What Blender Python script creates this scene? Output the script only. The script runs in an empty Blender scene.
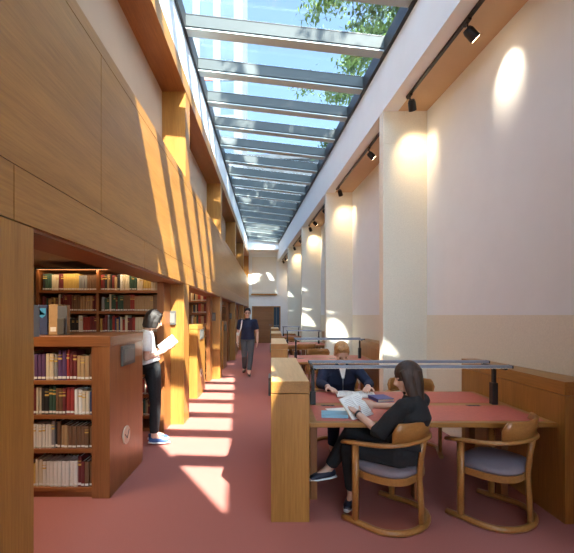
import bpy, bmesh, math, random
from mathutils import Vector, Matrix
random.seed(7)
V = Vector
S = bpy.context.scene
C = S.collection
PI = math.pi

# ------------------------------------------------------------------ materials
def new_mat(name):
    m = bpy.data.materials.new(name); m.use_nodes = True
    nt = m.node_tree; b = nt.nodes['Principled BSDF']
    return m, nt, b

def plain(name, col, rough=.6, metal=0., var=.06, scale=30., bump=0., spec=.5, stretch=(1, 1, 1), bscale=None):
    m, nt, b = new_mat(name)
    tc = nt.nodes.new('ShaderNodeTexCoord'); mp = nt.nodes.new('ShaderNodeMapping')
    mp.inputs['Scale'].default_value = stretch
    nt.links.new(tc.outputs['Object'], mp.inputs['Vector'])
    n = nt.nodes.new('ShaderNodeTexNoise'); n.inputs['Scale'].default_value = scale; n.inputs['Detail'].default_value = 5
    nt.links.new(mp.outputs[0], n.inputs['Vector'])
    r = nt.nodes.new('ShaderNodeValToRGB')
    r.color_ramp.elements[0].position = .3; r.color_ramp.elements[1].position = .7
    r.color_ramp.elements[0].color = [max(0, c*(1-var)) for c in col]+[1]
    r.color_ramp.elements[1].color = [min(1, c*(1+var)) for c in col]+[1]
    nt.links.new(n.outputs['Fac'], r.inputs[0]); nt.links.new(r.outputs[0], b.inputs['Base Color'])
    b.inputs['Roughness'].default_value = rough; b.inputs['Metallic'].default_value = metal
    b.inputs['Specular IOR Level'].default_value = spec
    if bump:
        n2 = nt.nodes.new('ShaderNodeTexNoise'); n2.inputs['Scale'].default_value = bscale or scale*3
        n2.inputs['Detail'].default_value = 3
        nt.links.new(mp.outputs[0], n2.inputs['Vector'])
        bp = nt.nodes.new('ShaderNodeBump'); bp.inputs['Strength'].default_value = bump; bp.inputs['Distance'].default_value = .01
        nt.links.new(n2.outputs['Fac'], bp.inputs['Height']); nt.links.new(bp.outputs[0], b.inputs['Normal'])
    return m

def wood(name, dark, light, axis, rough=.38, spec=.5):
    m, nt, b = new_mat(name)
    tc = nt.nodes.new('ShaderNodeTexCoord'); mp = nt.nodes.new('ShaderNodeMapping')
    s = [1., 1., 1.]; s[axis] = .045
    mp.inputs['Scale'].default_value = s
    nt.links.new(tc.outputs['Object'], mp.inputs['Vector'])
    n = nt.nodes.new('ShaderNodeTexNoise'); n.inputs['Scale'].default_value = 75; n.inputs['Detail'].default_value = 7
    n.inputs['Roughness'].default_value = .65
    n2 = nt.nodes.new('ShaderNodeTexNoise'); n2.inputs['Scale'].default_value = 7; n2.inputs['Detail'].default_value = 3
    nt.links.new(mp.outputs[0], n.inputs['Vector']); nt.links.new(mp.outputs[0], n2.inputs['Vector'])
    mx = nt.nodes.new('ShaderNodeMix'); mx.inputs[0].default_value = .4
    nt.links.new(n.outputs['Fac'], mx.inputs[2]); nt.links.new(n2.outputs['Fac'], mx.inputs[3])
    r = nt.nodes.new('ShaderNodeValToRGB')
    r.color_ramp.elements[0].position = .36; r.color_ramp.elements[1].position = .64
    r.color_ramp.elements[0].color = list(dark)+[1]; r.color_ramp.elements[1].color = list(light)+[1]
    nt.links.new(mx.outputs[0], r.inputs[0]); nt.links.new(r.outputs[0], b.inputs['Base Color'])
    b.inputs['Roughness'].default_value = rough; b.inputs['Specular IOR Level'].default_value = spec
    bp = nt.nodes.new('ShaderNodeBump'); bp.inputs['Strength'].default_value = .08; bp.inputs['Distance'].default_value = .004
    nt.links.new(n.outputs['Fac'], bp.inputs['Height']); nt.links.new(bp.outputs[0], b.inputs['Normal'])
    return m

def emit(name, col, strength):
    m, nt, b = new_mat(name)
    b.inputs['Base Color'].default_value = list(col)+[1]
    b.inputs['Emission Color'].default_value = list(col)+[1]; b.inputs['Emission Strength'].default_value = strength
    return m

def glassmat(name, tint=(.93, .97, .98), refl=1.0):
    m = bpy.data.materials.new(name); m.use_nodes = True; nt = m.node_tree
    for n in list(nt.nodes): nt.nodes.remove(n)
    o = nt.nodes.new('ShaderNodeOutputMaterial'); t = nt.nodes.new('ShaderNodeBsdfTransparent'); g = nt.nodes.new('ShaderNodeBsdfGlossy')
    t.inputs[0].default_value = list(tint)+[1]; g.inputs['Roughness'].default_value = .02
    ge = nt.nodes.new('ShaderNodeNewGeometry'); dt = nt.nodes.new('ShaderNodeVectorMath'); dt.operation = 'DOT_PRODUCT'
    nt.links.new(ge.outputs['Normal'], dt.inputs[0]); nt.links.new(ge.outputs['Incoming'], dt.inputs[1])
    def mth(op, a, b=None):
        n = nt.nodes.new('ShaderNodeMath'); n.operation = op
        nt.links.new(a, n.inputs[0])
        if b is not None: n.inputs[1].default_value = b
        return n
    ab = mth('ABSOLUTE', dt.outputs['Value']); iv = mth('MULTIPLY', ab.outputs[0], -1.); iv2 = mth('ADD', iv.outputs[0], 1.)
    pw = mth('POWER', iv2.outputs[0], 5.); sc_ = mth('MULTIPLY', pw.outputs[0], .96); f = mth('ADD', sc_.outputs[0], .04)
    mx = nt.nodes.new('ShaderNodeMixShader')
    nt.links.new(f.outputs[0], mx.inputs[0]); nt.links.new(t.outputs[0], mx.inputs[1]); nt.links.new(g.outputs[0], mx.inputs[2])
    nt.links.new(mx.outputs[0], o.inputs['Surface'])
    return m

WD, WL = (.28, .120, .022), (.44, .208, .045)
M = {}
M['wood_z'] = wood('oak_upright', WD, WL, 2)
M['wood_y'] = wood('oak_lengthwise', WD, WL, 1)
M['wood_x'] = wood('oak_crosswise', WD, WL, 0)
RD, RL = (.20, .066, .020), (.32, .122, .037)
M['red_z'] = wood('red_oak_upright', RD, RL, 2)
M['red_y'] = wood('red_oak_lengthwise', RD, RL, 1)
M['red_x'] = wood('red_oak_crosswise', RD, RL, 0)
M['chair'] = wood('chair_beech', (.29, .115, .028), (.42, .185, .048), 0, rough=.3)
M['paleoak'] = wood('pale_oak_top', (.55, .33, .13), (.72, .47, .22), 1, rough=.35)  # screen tops lightened for the sun reflected on them
M['carpet'] = plain('red_carpet', (.40, .15, .125), .95, var=.13, scale=160, bump=.35, bscale=420, spec=.1)
M['white'] = plain('white_paint', (.80, .83, .84), .7, var=.015, scale=4)
M['soffit'] = plain('tan_soffit_paint', (.56, .38, .23), .7, var=.02, scale=4)  # even tan base colour for the soffit
M['plaster'] = plain('cream_rough_plaster', (.76, .72, .60), .85, var=.05, scale=60, bump=.25, bscale=140)
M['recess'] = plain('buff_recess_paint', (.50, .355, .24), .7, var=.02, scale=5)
M['stack_ceiling'] = plain('stack_room_paint', (.55, .42, .30), .8, var=.02, scale=5)
M['beam'] = plain('pale_grey_beam_metal', (.075, .088, .09), .6, metal=0., spec=.2, var=.04, scale=6)  # beam faces darkened so the far ones look shaded
M['flange'] = plain('white_beam_flange', (.40, .47, .47), .5, var=.02)  # beam underside lightened for light bounced off carpet and walls
M['gasket'] = plain('black_gasket', (.02, .022, .025), .5)
M['glass'] = glassmat('skylight_glass')
M['paledisc'] = plain('pale_disc', (.72, .56, .42), .5, var=.03)
M['black'] = plain('black_metal', (.018, .018, .02), .4, metal=.3)
M['greymetal'] = plain('grey_metal', (.20, .22, .25), .35, metal=.6)
M['lampbar'] = plain('blue_grey_anodised', (.23, .26, .32), .5, metal=.2)
M['sign'] = plain('dark_grey_sign', (.085, .085, .08), .45)
M['signface'] = plain('grey_sign_face', (.17, .165, .15), .5)
M['leather'] = plain('red_leather', (.50, .115, .085), .45, var=.08, scale=40, bump=.1)
M['cushion'] = plain('mauve_leather', (.20, .165, .19), .5, var=.05, scale=30, bump=.06)
M['skin'] = plain('skin', (.66, .40, .29), .5, var=.05, scale=20)
M['lips'] = plain('lips', (.45, .17, .14), .5)
M['eye'] = plain('eye_dark', (.03, .02, .015), .2)
M['hair_black'] = plain('black_hair', (.018, .013, .011), .55, var=.4, scale=60, stretch=(1, 1, .1), bump=.5, bscale=110)
M['hair_brown'] = plain('brown_hair', (.042, .021, .013), .5, var=.4, scale=60, stretch=(1, 1, .1), bump=.5, bscale=110)
M['hair_blond'] = plain('ginger_hair', (.42, .21, .075), .45, var=.3, scale=70, stretch=(1, .2, 1), bump=.5, bscale=110)
M['tee_white'] = plain('white_cotton', (.80, .80, .80), .9, var=.03, bump=.1)
M['navy'] = plain('navy_cloth', (.010, .015, .042), .9, var=.2, scale=60, bump=.1)
M['blackcloth'] = plain('black_cloth', (.013, .013, .015), .9, var=.25, scale=60, bump=.15)
M['greycloth'] = plain('grey_trouser_cloth', (.075, .082, .09), .9, var=.15, scale=60)
M['blueshoe'] = plain('blue_canvas', (.045, .09, .24), .8)
M['brownshoe'] = plain('brown_leather', (.06, .025, .012), .4)
M['darkshoe'] = plain('navy_leather', (.02, .024, .045), .4)
M['sole'] = plain('white_rubber', (.75, .75, .75), .6)
M['page'] = plain('paper', (.84, .83, .79), .8, var=.02, scale=8)
M['pagetext'] = plain('printed_lines', (.45, .45, .45), .8)
M['label'] = plain('white_spine_label', (.75, .73, .68), .7)
M['bark'] = plain('bark', (.12, .085, .06), .9, var=.3, scale=8, bump=.5)
M['leaf'] = plain('leaf_green', (.10, .17, .035), .6, var=.5, scale=1.2)
M['stone'] = plain('pale_stone', (.115, .13, .15), .8, var=.06, scale=2)
M['slate'] = plain('dark_slate', (.045, .055, .065), .8, var=.5, scale=1.2)
M['winglass'] = plain('dark_window_glass', (.05, .085, .13), .6, var=.2, scale=.6, spec=.2)
M['redbrick'] = plain('red_brick', (.32, .12, .09), .85, var=.2, scale=6)
M['paving'] = plain('outdoor_paving', (.36, .37, .38), .9, var=.1, scale=2)
M['roofing'] = plain('roof_membrane', (.30, .30, .30), .9, var=.1, scale=2)
M['blind'] = plain('cream_blind', (.74, .71, .62), .8, var=.02, scale=40)
M['lens'] = emit('warm_lamp_lens', (1, .78, .5), 14)
M['strip'] = emit('warm_led_strip', (1, .66, .34), .35)
M['darkdoor'] = wood('door_oak', (.22, .085, .025), (.33, .14, .045), 0)
BOOKC = {
 'red': (.33, .035, .028), 'dark red': (.16, .022, .022), 'cream': (.62, .54, .38), 'dark green': (.035, .085, .055),
 'dark blue': (.03, .05, .13), 'black': (.02, .02, .022), 'brown': (.17, .085, .04), 'tan': (.42, .27, .13),
 'grey': (.25, .25, .25), 'white': (.72, .70, .64), 'yellow': (.60, .40, .10), 'purple': (.10, .045, .13), 'orange': (.45, .16, .05)}
for k, c in BOOKC.items(): M['b_'+k] = plain('book_cloth_'+k.replace(' ', '_'), c, .65, var=.1, scale=25)

# ------------------------------------------------------------------ mesh helpers
def hexa(bm, p, mi=0):
    vs = [bm.verts.new(q) for q in p]
    for f in ((3, 2, 1, 0), (4, 5, 6, 7), (0, 1, 5, 4), (1, 2, 6, 5), (2, 3, 7, 6), (3, 0, 4, 7)):
        fc = bm.faces.new([vs[i] for i in f]); fc.material_index = mi
    return vs
def box(bm, x0, x1, y0, y1, z0, z1, bev=0., mi=0):
    vs = hexa(bm, [(x0, y0, z0), (x1, y0, z0), (x1, y1, z0), (x0, y1, z0), (x0, y0, z1), (x1, y0, z1), (x1, y1, z1), (x0, y1, z1)], mi)
    if bev:
        es = list({e for v in vs for e in v.link_edges})
        bmesh.ops.bevel(bm, geom=es, offset=bev, segments=2, affect='EDGES', profile=.5)
def prism(bm, pts, z0, z1, mi=0):
    a = [bm.verts.new((x, y, z0)) for x, y in pts]; b = [bm.verts.new((x, y, z1)) for x, y in pts]
    n = len(pts)
    fs = [bm.faces.new(a[::-1]), bm.faces.new(b)]
    for i in range(n): fs.append(bm.faces.new([a[i], a[(i+1) % n], b[(i+1) % n], b[i]]))
    for f in fs: f.material_index = mi
def sweep(bm, path, w, h, closed=False, up=V((0, 0, 1)), mi=0, rnd=True):
    """rounded rectangle section w (sideways) x h (along up) swept along a path; w,h numbers or functions of 0..1"""
    P = [V(p) for p in path]; n = len(P); rings = []
    for i, p in enumerate(P):
        t = (P[min(i+1, n-1)]-P[max(i-1, 0)]).normalized()
        s = t.cross(up)
        s = s.normalized() if s.length > 1e-5 else V((1, 0, 0))
        u = s.cross(t).normalized()
        k = i/(n-1); ww = w(k) if callable(w) else w; hh = h(k) if callable(h) else h
        c = .28
        sec = [(-.5, -.5+c), (-.5, .5-c), (-.5+c, .5), (.5-c, .5), (.5, .5-c), (.5, -.5+c), (.5-c, -.5), (-.5+c, -.5)]
        rings.append([bm.verts.new(p+s*(a*ww)+u*(b*hh)) for a, b in sec])
    for i in range(n-1):
        for j in range(8):
            f = bm.faces.new([rings[i][j], rings[i][(j+1) % 8], rings[i+1][(j+1) % 8], rings[i+1][j]]); f.material_index = mi; f.smooth = True
    bm.faces.new(rings[0]).material_index = mi; bm.faces.new(rings[-1][::-1]).material_index = mi
def loft(bm, pts, rad, side=None, seg=14, mi=0, smooth=True):
    """elliptical sections (a along side, b across) along a path, flat caps"""
    P = [V(p) for p in pts]; n = len(P); rings = []
    for i, p in enumerate(P):
        t = (P[min(i+1, n-1)]-P[max(i-1, 0)]).normalized()
        s = V(side) if side is not None else (V((1, 0, 0)) if abs(t.x) < .8 else V((0, 1, 0)))
        s = (s-t*s.dot(t)).normalized(); u = t.cross(s)
        r = rad[i]; a, b = r if isinstance(r, tuple) else (r, r)
        rings.append([bm.verts.new(p+s*(math.cos(2*PI*j/seg)*a)+u*(math.sin(2*PI*j/seg)*b)) for j in range(seg)])
    for i in range(n-1):
        for j in range(seg):
            f = bm.faces.new([rings[i][j], rings[i][(j+1) % seg], rings[i+1][(j+1) % seg], rings[i+1][j]]); f.material_index = mi; f.smooth = smooth
    bm.faces.new(rings[0][::-1]).material_index = mi; bm.faces.new(rings[-1]).material_index = mi
def ell(bm, c, r, ax=None, sub=2, mi=0):
    mat = Matrix.Translation(V(c))
    if ax is not None: mat = mat @ Matrix((ax[0], ax[1], ax[2])).transposed().to_4x4()
    mat = mat @ Matrix.Diagonal((r[0], r[1], r[2], 1))
    g = bmesh.ops.create_icosphere(bm, subdivisions=sub, radius=1, matrix=mat)
    for f in {f for v in g['verts'] for f in v.link_faces}: f.smooth = True; f.material_index = mi
def cap(bm, p0, p1, r0, r1, seg=12):
    loft(bm, [p0, p1], [r0, r1], seg=seg)
    ell(bm, p0, (r0, r0, r0), sub=2); ell(bm, p1, (r1, r1, r1), sub=2)
def cyl(bm, p0, p1, r, seg=20, mi=0): loft(bm, [p0, p1], [r, r], seg=seg, mi=mi, smooth=False)
def arc(cx, cy, rx, ry, a0, a1, n, z=0.):
    return [(cx+rx*math.cos(math.radians(a0+(a1-a0)*i/n)), cy+ry*math.sin(math.radians(a0+(a1-a0)*i/n)), z) for i in range(n+1)]

def finish(name, bm, mats, parent=None, loc=None, recalc=True):
    if recalc: bmesh.ops.recalc_face_normals(bm, faces=bm.faces)
    me = bpy.data.meshes.new(name); bm.to_mesh(me); bm.free()
    for m in (mats if isinstance(mats, (list, tuple)) else [mats]): me.materials.append(M[m] if isinstance(m, str) else m)
    o = bpy.data.objects.new(name, me); C.objects.link(o)
    if parent is not None: o.parent = parent
    if loc is not None: o.location = loc
    return o
def part(name, mats, parent, fn, label=None):
    bm = bmesh.new(); fn(bm); o = finish(name, bm, mats, parent)
    if label: o['label'] = label
    return o
def thing(name, label, cat, loc=(0, 0, 0), rz=0., group=None):
    o = bpy.data.objects.new(name, None); C.objects.link(o); o.location = loc; o.rotation_euler = (0, 0, rz)
    o.empty_display_size = .1
    o['label'] = label; o['category'] = cat
    if group: o['group'] = group
    return o
def tag(o, label, cat, group=None):
    o['label'] = label; o['category'] = cat
    if group: o['group'] = group
    return o
def struct(name, mats, fn, parent=None):
    bm = bmesh.new(); fn(bm); o = finish(name, bm, mats, parent); o['kind'] = 'structure'; return o
def dup(root, loc, rz, label, group=None):
    r = root.copy(); C.objects.link(r); r.location = loc; r.rotation_euler = (0, 0, rz); r['label'] = label
    if group: r['group'] = group
    for ch in list(root.children):
        c = ch.copy(); C.objects.link(c); c.parent = r
        for g in ch.children:
            d = g.copy(); C.objects.link(d); d.parent = c
    return r

# ------------------------------------------------------------------ the setting
K = .0775
XL = -1.24                                 # face of the oak wall on the left
def Xw(y): return 2.28-K*(y-5.7)           # plaster wall on the right runs obliquely
def Xu(y): return 1.64-K*(y-5.66)          # inner face of the skylight kerb on the right
def Zg(x): return 5.6-.115*(x+1.24)        # skylight falls to the right
YB, YF = -6.0, 22.3
YS0, YS1 = 1.86, 21.3                      # skylight
ZS = 4.53                                  # soffit on the right

struct('floor', 'carpet', lambda bm: box(bm, -3.6, 3.4, YB, YF+.3, -.05, 0))
struct('ground', 'paving', lambda bm: box(bm, -60, 60, -60, 80, -.2, -.06))

def f(bm): prism(bm, [(Xw(YB), YB), (Xw(YB)+.35, YB), (Xw(YF)+.35, YF), (Xw(YF), YF)], 1.56, 5.3)
struct('wall_right', 'white', f)
def f(bm): prism(bm, [(Xw(YB)-.004, YB), (Xw(YB)+.35, YB), (Xw(YF)+.35, YF), (Xw(YF)-.004, YF)], 0, 1.56)
struct('wall_right_lower', 'plaster', f)
def f(bm): prism(bm, [(Xu(YB)+.02, YB), (Xw(YB)+.3, YB), (Xw(YF)+.3, YF), (Xu(YF)+.02, YF)], ZS, ZS+.25)
struct('ceiling_right', 'soffit', f)
def f(bm):
    a, b = Xu(YB), Xu(YF)
    hexa(bm, [(a, YB, ZS-.005), (a+.22, YB, ZS-.005), (b+.22, YF, ZS-.005), (b, YF, ZS-.005),
              (a, YB, Zg(a)), (a+.22, YB, Zg(a)), (b+.22, YF, Zg(b)), (b, YF, Zg(b))])
struct('wall_kerb_right', 'white', f)
def f(bm):
    a, b = Xu(YB), Xu(YF)
    hexa(bm, [(a+.22, YB, ZS+.25), (4.2, YB, ZS+.25), (3.4, YF, ZS+.25), (b+.22, YF, ZS+.25),
              (a+.22, YB, ZS+.4), (4.2, YB, ZS+.4), (3.4, YF, ZS+.4), (b+.22, YF, ZS+.4)])
struct('roof_right', 'roofing', f)
# pilasters
PILY = [1.95, 5.82, 9.69, 13.45, 17.35]
for y in PILY:
    def f(bm, y=y):
        xu, xw = Xu(y), Xw(y)
        zz = [0, 1.255, 1.262, 4.05, 4.057, ZS]
        for a, b, ins in ((0, 1.257, 0), (1.257, 1.264, .006), (1.264, 4.05, 0), (4.05, 4.057, .006), (4.057, ZS, 0)):
            prism(bm, [(xu+.005+ins, y+ins), (xw+.05, y+ins), (xw+.05, y+.16), (xu-.007+ins, y+.16)], a, b)
    struct('pillar_right', 'plaster', f)

# left oak wall: pier, header panels with fine joints, parapet cap
CY = [1.65, 5.70, 9.75, 13.80, 17.85, 21.90]    # columns (front face), 0.35 deep
def f(bm):
    g = .003
    box(bm, XL-.34, XL-.012, YB, YF, 2.03, 3.55)                 # backing
    ys = [YB, -.09, 1.93, 3.92, 5.95, 7.97, 10.0, 12.02, 14.05, 16.07, 18.1, 20.1, YF]
    for a, b in zip(ys, ys[1:]): box(bm, XL-.02, XL, a+g, b-g, 2.02, 2.29-g)
    ys = [YB, -3.13, -1.1, .9, 2.92, 4.95, 6.97, 9.0, 11.02, 13.05, 15.07, 17.1, 19.1, YF]
    for a, b in zip(ys, ys[1:]): box(bm, XL-.02, XL, a+g, b-g, 2.29+g, 3.46-g)
    box(bm, XL-.02, XL, YB, YF, 3.46+g, 3.56)
    box(bm, XL-.34, XL-.02, YB, YF, 3.53, 3.56)
struct('wall_left', 'wood_y', f)
struct('wall_left_header', 'red_y', lambda bm: box(bm, XL-.34, XL-.021, 2.09, YF, 2.0, 2.03))
struct('pillar_near', 'wood_z', lambda bm: box(bm, XL-.34, XL, YB, 2.09, 0, 2.012))
for y in CY[1:]:
    struct('pillar_left', 'wood_z', lambda bm: box(bm, XL-.34, XL, y, y+.35, 0, 2.012))
for y in CY:
    struct('pillar_gallery', 'wood_z', lambda bm: box(bm, XL-.34, XL, y+.1, y+.40, 3.56, 4.8))
struct('wall_gallery_recess', 'recess', lambda bm: box(bm, XL-.5, XL-.34, YB, YF, 3.5, 4.9))
def f(bm):
    box(bm, XL-.5, XL, YB, YF, 4.8, 5.02)
struct('beam_gallery', 'red_y', f)
struct('trim_gallery', 'wood_y', lambda bm: box(bm, XL, XL+.006, YB, YF, 4.8, 5.02))
struct('wall_kerb_left', 'white', lambda bm: box(bm, XL-.4, XL, YB, YF, 5.021, 5.6))
struct('roof_left', 'roofing', lambda bm: box(bm, -3.7, XL-.4, YB, YF, 4.9, 5.1))
struct('wall_left_outer', 'stack_ceiling', lambda bm: box(bm, -3.6, -3.4, YB, YF, 0, 4.9))
struct('ceiling_stacks', 'stack_ceiling', lambda bm: box(bm, -3.4, XL-.34, YB, YF, 2.28, 2.4))
struct('wall_front', 'white', lambda bm: [box(bm, -3.6, 3.8, YB-.2, YB, 0, .9), box(bm, -3.6, 3.8, YB-.2, YB, 4.5, 5.9), box(bm, -3.6, -1.2, YB-.2, YB, .9, 4.5), box(bm, 2.9, 3.8, YB-.2, YB, .9, 4.5)])  # unseen end wall, opening cut to set how much daylight fills the room
struct('window_50', 'glass', lambda bm: box(bm, -1.2, 2.9, YB-.12, YB-.1, .9, 4.5))  # unseen window added to brighten the near part of the room
# unseen roof: oblique edge shaped to cast the near shadow line, so the skylight starts as a triangle along the right
OBL = [(.15, 1.86), (1.27, .2), (2.16, -1.33), (2.30, -1.58)]
def Xo(y):
    if y >= OBL[0][1]: return XL
    for (x0, y0), (x1, y1) in zip(OBL, OBL[1:]):
        if y1 <= y <= y0: return x0+(x1-x0)*(y-y0)/(y1-y0)
    return 9
def f(bm):
    pts = [(XL-.4, YB), (Xu(YB)+.22, YB), (Xu(-1.58)+.22, -1.58)]+OBL[::-1]+[(XL-.4, 1.86)]
    lo = [bm.verts.new((x, y, Zg(x)+.02)) for x, y in pts]; hi = [bm.verts.new((x, y, Zg(x)+.26)) for x, y in pts]
    bm.faces.new(lo[::-1]); bm.faces.new(hi)
    for i in range(len(pts)): bm.faces.new([lo[i], lo[(i+1) % len(pts)], hi[(i+1) % len(pts)], hi[i]])
struct('ceiling_near', 'white', f)
struct('beam_end', 'white', lambda bm: box(bm, XL, Xu(YS1)+.1, YS1, YF, 5.05, 5.75))
# skylight beams and panes
yb = [5.63+.97*k for k in range(-6, 17)]
for y in yb:
    def f(bm, y=y):
        x1 = Xu(y); x0_ = max(XL, Xo(y)-.05)
        def hb(xa, xb, ya, ybk, d0, d1, mi):
            hexa(bm, [(xa, ya, Zg(xa)+d0), (xb, ya, Zg(xb)+d0), (xb, ybk, Zg(xb)+d0), (xa, ybk, Zg(xa)+d0),
                      (xa, ya, Zg(xa)+d1), (xb, ya, Zg(xb)+d1), (xb, ybk, Zg(xb)+d1), (xa, ybk, Zg(xa)+d1)], mi)
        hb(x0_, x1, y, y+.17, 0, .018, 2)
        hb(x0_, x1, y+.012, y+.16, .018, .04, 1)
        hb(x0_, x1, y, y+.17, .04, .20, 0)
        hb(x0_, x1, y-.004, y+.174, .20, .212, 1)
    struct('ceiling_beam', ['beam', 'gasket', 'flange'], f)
edges = [-1.5]+yb+[YS1]
for i, (a, b) in enumerate(zip(edges, edges[1:])):
    def f(bm):
        xa, xb = Xu(a)+.1, Xu(b)+.1
        q0, q1 = (XL-.1, XL-.1) if a >= 1.75 else (max(XL, Xo(max(a, -1.3))-.05), max(XL, Xo(min(b, 1.85))-.05))
        q1 = min(q1, xb-.05); q0 = min(q0, xa-.05)
        hexa(bm, [(q0, a, Zg(q0)+.213), (xa, a, Zg(xa)+.213), (xb, b, Zg(xb)+.213), (q1, b, Zg(q1)+.213),
                  (q0, a, Zg(q0)+.225), (xa, a, Zg(xa)+.225), (xb, b, Zg(xb)+.225), (q1, b, Zg(q1)+.225)])
    struct('window_%d' % (i+1), 'glass', f)
def f(bm):
    for (xa, xb) in ((XL, XL+.04),):
        hexa(bm, [(xa, YS0, 5.585), (xb, YS0, 5.585), (xb, YS1, 5.585), (xa, YS1, 5.585), (xa, YS0, 5.81), (xb, YS0, 5.81), (xb, YS1, 5.81), (xa, YS1, 5.81)])
    a, b = Xu(-1.5), Xu(YS1)
    hexa(bm, [(a-.05, -1.5, Zg(a)-.02), (a+.02, -1.5, Zg(a)-.02), (b+.02, YS1, Zg(b)-.02), (b-.05, YS1, Zg(b)-.02),
              (a-.05, -1.5, Zg(a)+.2), (a+.02, -1.5, Zg(a)+.2), (b+.02, YS1, Zg(b)+.2), (b-.05, YS1, Zg(b)+.2)])
struct('trim_skylight', 'gasket', f)
# far wall with door and blind window
def f(bm):
    box(bm, -3.6, -1.06, YF, YF+.25, 0, 2.05); box(bm, .53, 3.0, YF, YF+.25, 0, 2.05)
    box(bm, -3.6, 3.0, YF, YF+.25, 2.05, 5.75)
struct('wall_back', 'white', f)
dr = struct('door_1', 'darkdoor', lambda bm: [box(bm, -1.0, .10, YF+.08, YF+.13, 0, 2.0, 0)]+[box(bm, -.99, .09, YF+.07, YF+.085, .03+.33*i, .345+.33*i, .006) for i in range(6)])
part('door_frame', 'wood_z', dr, lambda bm: [box(bm, -1.06, -1.0, YF-.02, YF+.2, 0, 2.05), box(bm, .10, .15, YF-.02, YF+.2, 0, 2.0), box(bm, .48, .53, YF-.02, YF+.2, 0, 2.0), box(bm, -1.0, .53, YF-.02, YF+.2, 2.0, 2.05)])
part('door_handle', 'greymetal', dr, lambda bm: [cyl(bm, (.02, YF+.05, 1.0), (-.1, YF+.05, 1.0), .012), cyl(bm, (.02, YF+.08, 1.0), (.02, YF+.045, 1.0), .012)])
sg = struct('window_40', 'winglass', lambda bm: box(bm, .15, .48, YF+.09, YF+.10, .02, 2.0))
part('window_bar', 'greymetal', sg, lambda bm: [box(bm, .15, .48, YF+.07, YF+.09, .95, 1.0), box(bm, .15, .48, YF+.07, YF+.09, 0, .06), box(bm, .30, .32, YF+.075, YF+.09, 1.0, 2.0)])
wn = struct('window_41', 'blind', lambda bm: box(bm, -1.06, .30, YF-.03, YF, 2.74, 4.79, .004))
part('window_sill', 'wood_x', wn, lambda bm: box(bm, -1.10, .34, YF-.09, YF, 2.66, 2.74, .005))
part('blind_rail', 'white', wn, lambda bm: box(bm, -1.06, .30, YF-.045, YF-.03, 2.76, 2.80))

# ------------------------------------------------------------------ books
def unit_book(col):
    bm = bmesh.new()
    n = 6
    pr = []
    for i in range(n+1):
        a = PI*i/n
        pr.append((-.5*math.cos(a), .06-.06*math.sin(a)))
    # closed cover: spine arc, boards, hollow filled by pages
    pts = pr+[(.5, 1.), (.38, 1.), (.38, .1), (-.38, .1), (-.38, 1.), (-.5, 1.)]
    prism(bm, pts, 0, 1, 0)
    box(bm, -.38, .38, .1, .97, .012, .975, 0, 1)
    bmesh.ops.recalc_face_normals(bm, faces=bm.faces)
    me = bpy.data.meshes.new('book'); bm.to_mesh(me); bm.free()
    me.materials.append(M['b_'+col]); me.materials.append(M['page'])
    return me
BM_ = {c: unit_book(c) for c in BOOKC}
bm = bmesh.new(); box(bm, -.40, .40, -.012, .03, .05, .13, 0)
bmesh.ops.recalc_face_normals(bm, faces=bm.faces)
LBL = bpy.data.meshes.new('spine_label'); bm.to_mesh(LBL); bm.free(); LBL.materials.append(M['label'])
bm = bmesh.new(); box(bm, -.46, .46, -.006, .04, .70, .76, 0); box(bm, -.46, .46, -.006, .04, .84, .86, 0)
bmesh.ops.recalc_face_normals(bm, faces=bm.faces)
BND = bpy.data.meshes.new('spine_band'); bm.to_mesh(BND); bm.free(); BND.materials.append(M['b_yellow'])
ORD = ['first', 'second', 'third', 'fourth', 'fifth', 'sixth', 'seventh', 'eighth', 'ninth', 'tenth', 'eleventh', 'twelfth', 'thirteenth', 'fourteenth',
       'fifteenth', 'sixteenth', 'seventeenth', 'eighteenth', 'nineteenth', 'twentieth', 'twenty-first', 'twenty-second', 'twenty-third', 'twenty-fourth',
       'twenty-fifth', 'twenty-sixth', 'twenty-seventh', 'twenty-eighth', 'twenty-ninth', 'thirtieth', 'thirty-first', 'thirty-second', 'thirty-third']
def put_book(col, x, y, z, w, d, h, label, group, lab=True, band=False, tilt=0.):
    o = bpy.data.objects.new('book', BM_[col]); C.objects.link(o)
    o.location = (x, y, z); o.scale = (w, d, h); o.rotation_euler = (0, tilt, 0)
    tag(o, label, 'book', group)
    if lab:
        c = bpy.data.objects.new('spine_label', LBL); C.objects.link(c); c.parent = o
    if band:
        c = bpy.data.objects.new('spine_band', BND); C.objects.link(c); c.parent = o
    return o
def row(x0, x1, yf, z, hmax, where, group, runs, lab=True, from_right=True):
    """books from the right end leftwards; runs = list of (colour, count, thickness, height) then random"""
    x = x1; i = 0; q = []
    for (c, n, t, h) in runs:
        for _ in range(n): q.append((c, t, h))
    while True:
        if q:
            c, t, h = q.pop(0); t *= random.uniform(.93, 1.07); h *= random.uniform(.985, 1.01)
        else:
            c = random.choices(['red', 'dark red', 'cream', 'dark green', 'dark blue', 'black', 'brown', 'tan', 'grey', 'white', 'yellow', 'orange'],
                               [6, 7, 9, 4, 3, 5, 9, 8, 3, 3, 4, 2])[0]
            t = random.uniform(.020, .040); h = random.uniform(.70, .99)
        if x-t < x0: break
        put_book(c, x-t/2, yf+random.uniform(.0, .014), z, t-.001, random.uniform(.15, .19), hmax*h,
                 '%s book, %s from right, %s' % (c, ORD[i], where), group, lab, random.random() < .3)
        x -= t; i += 1

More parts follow.
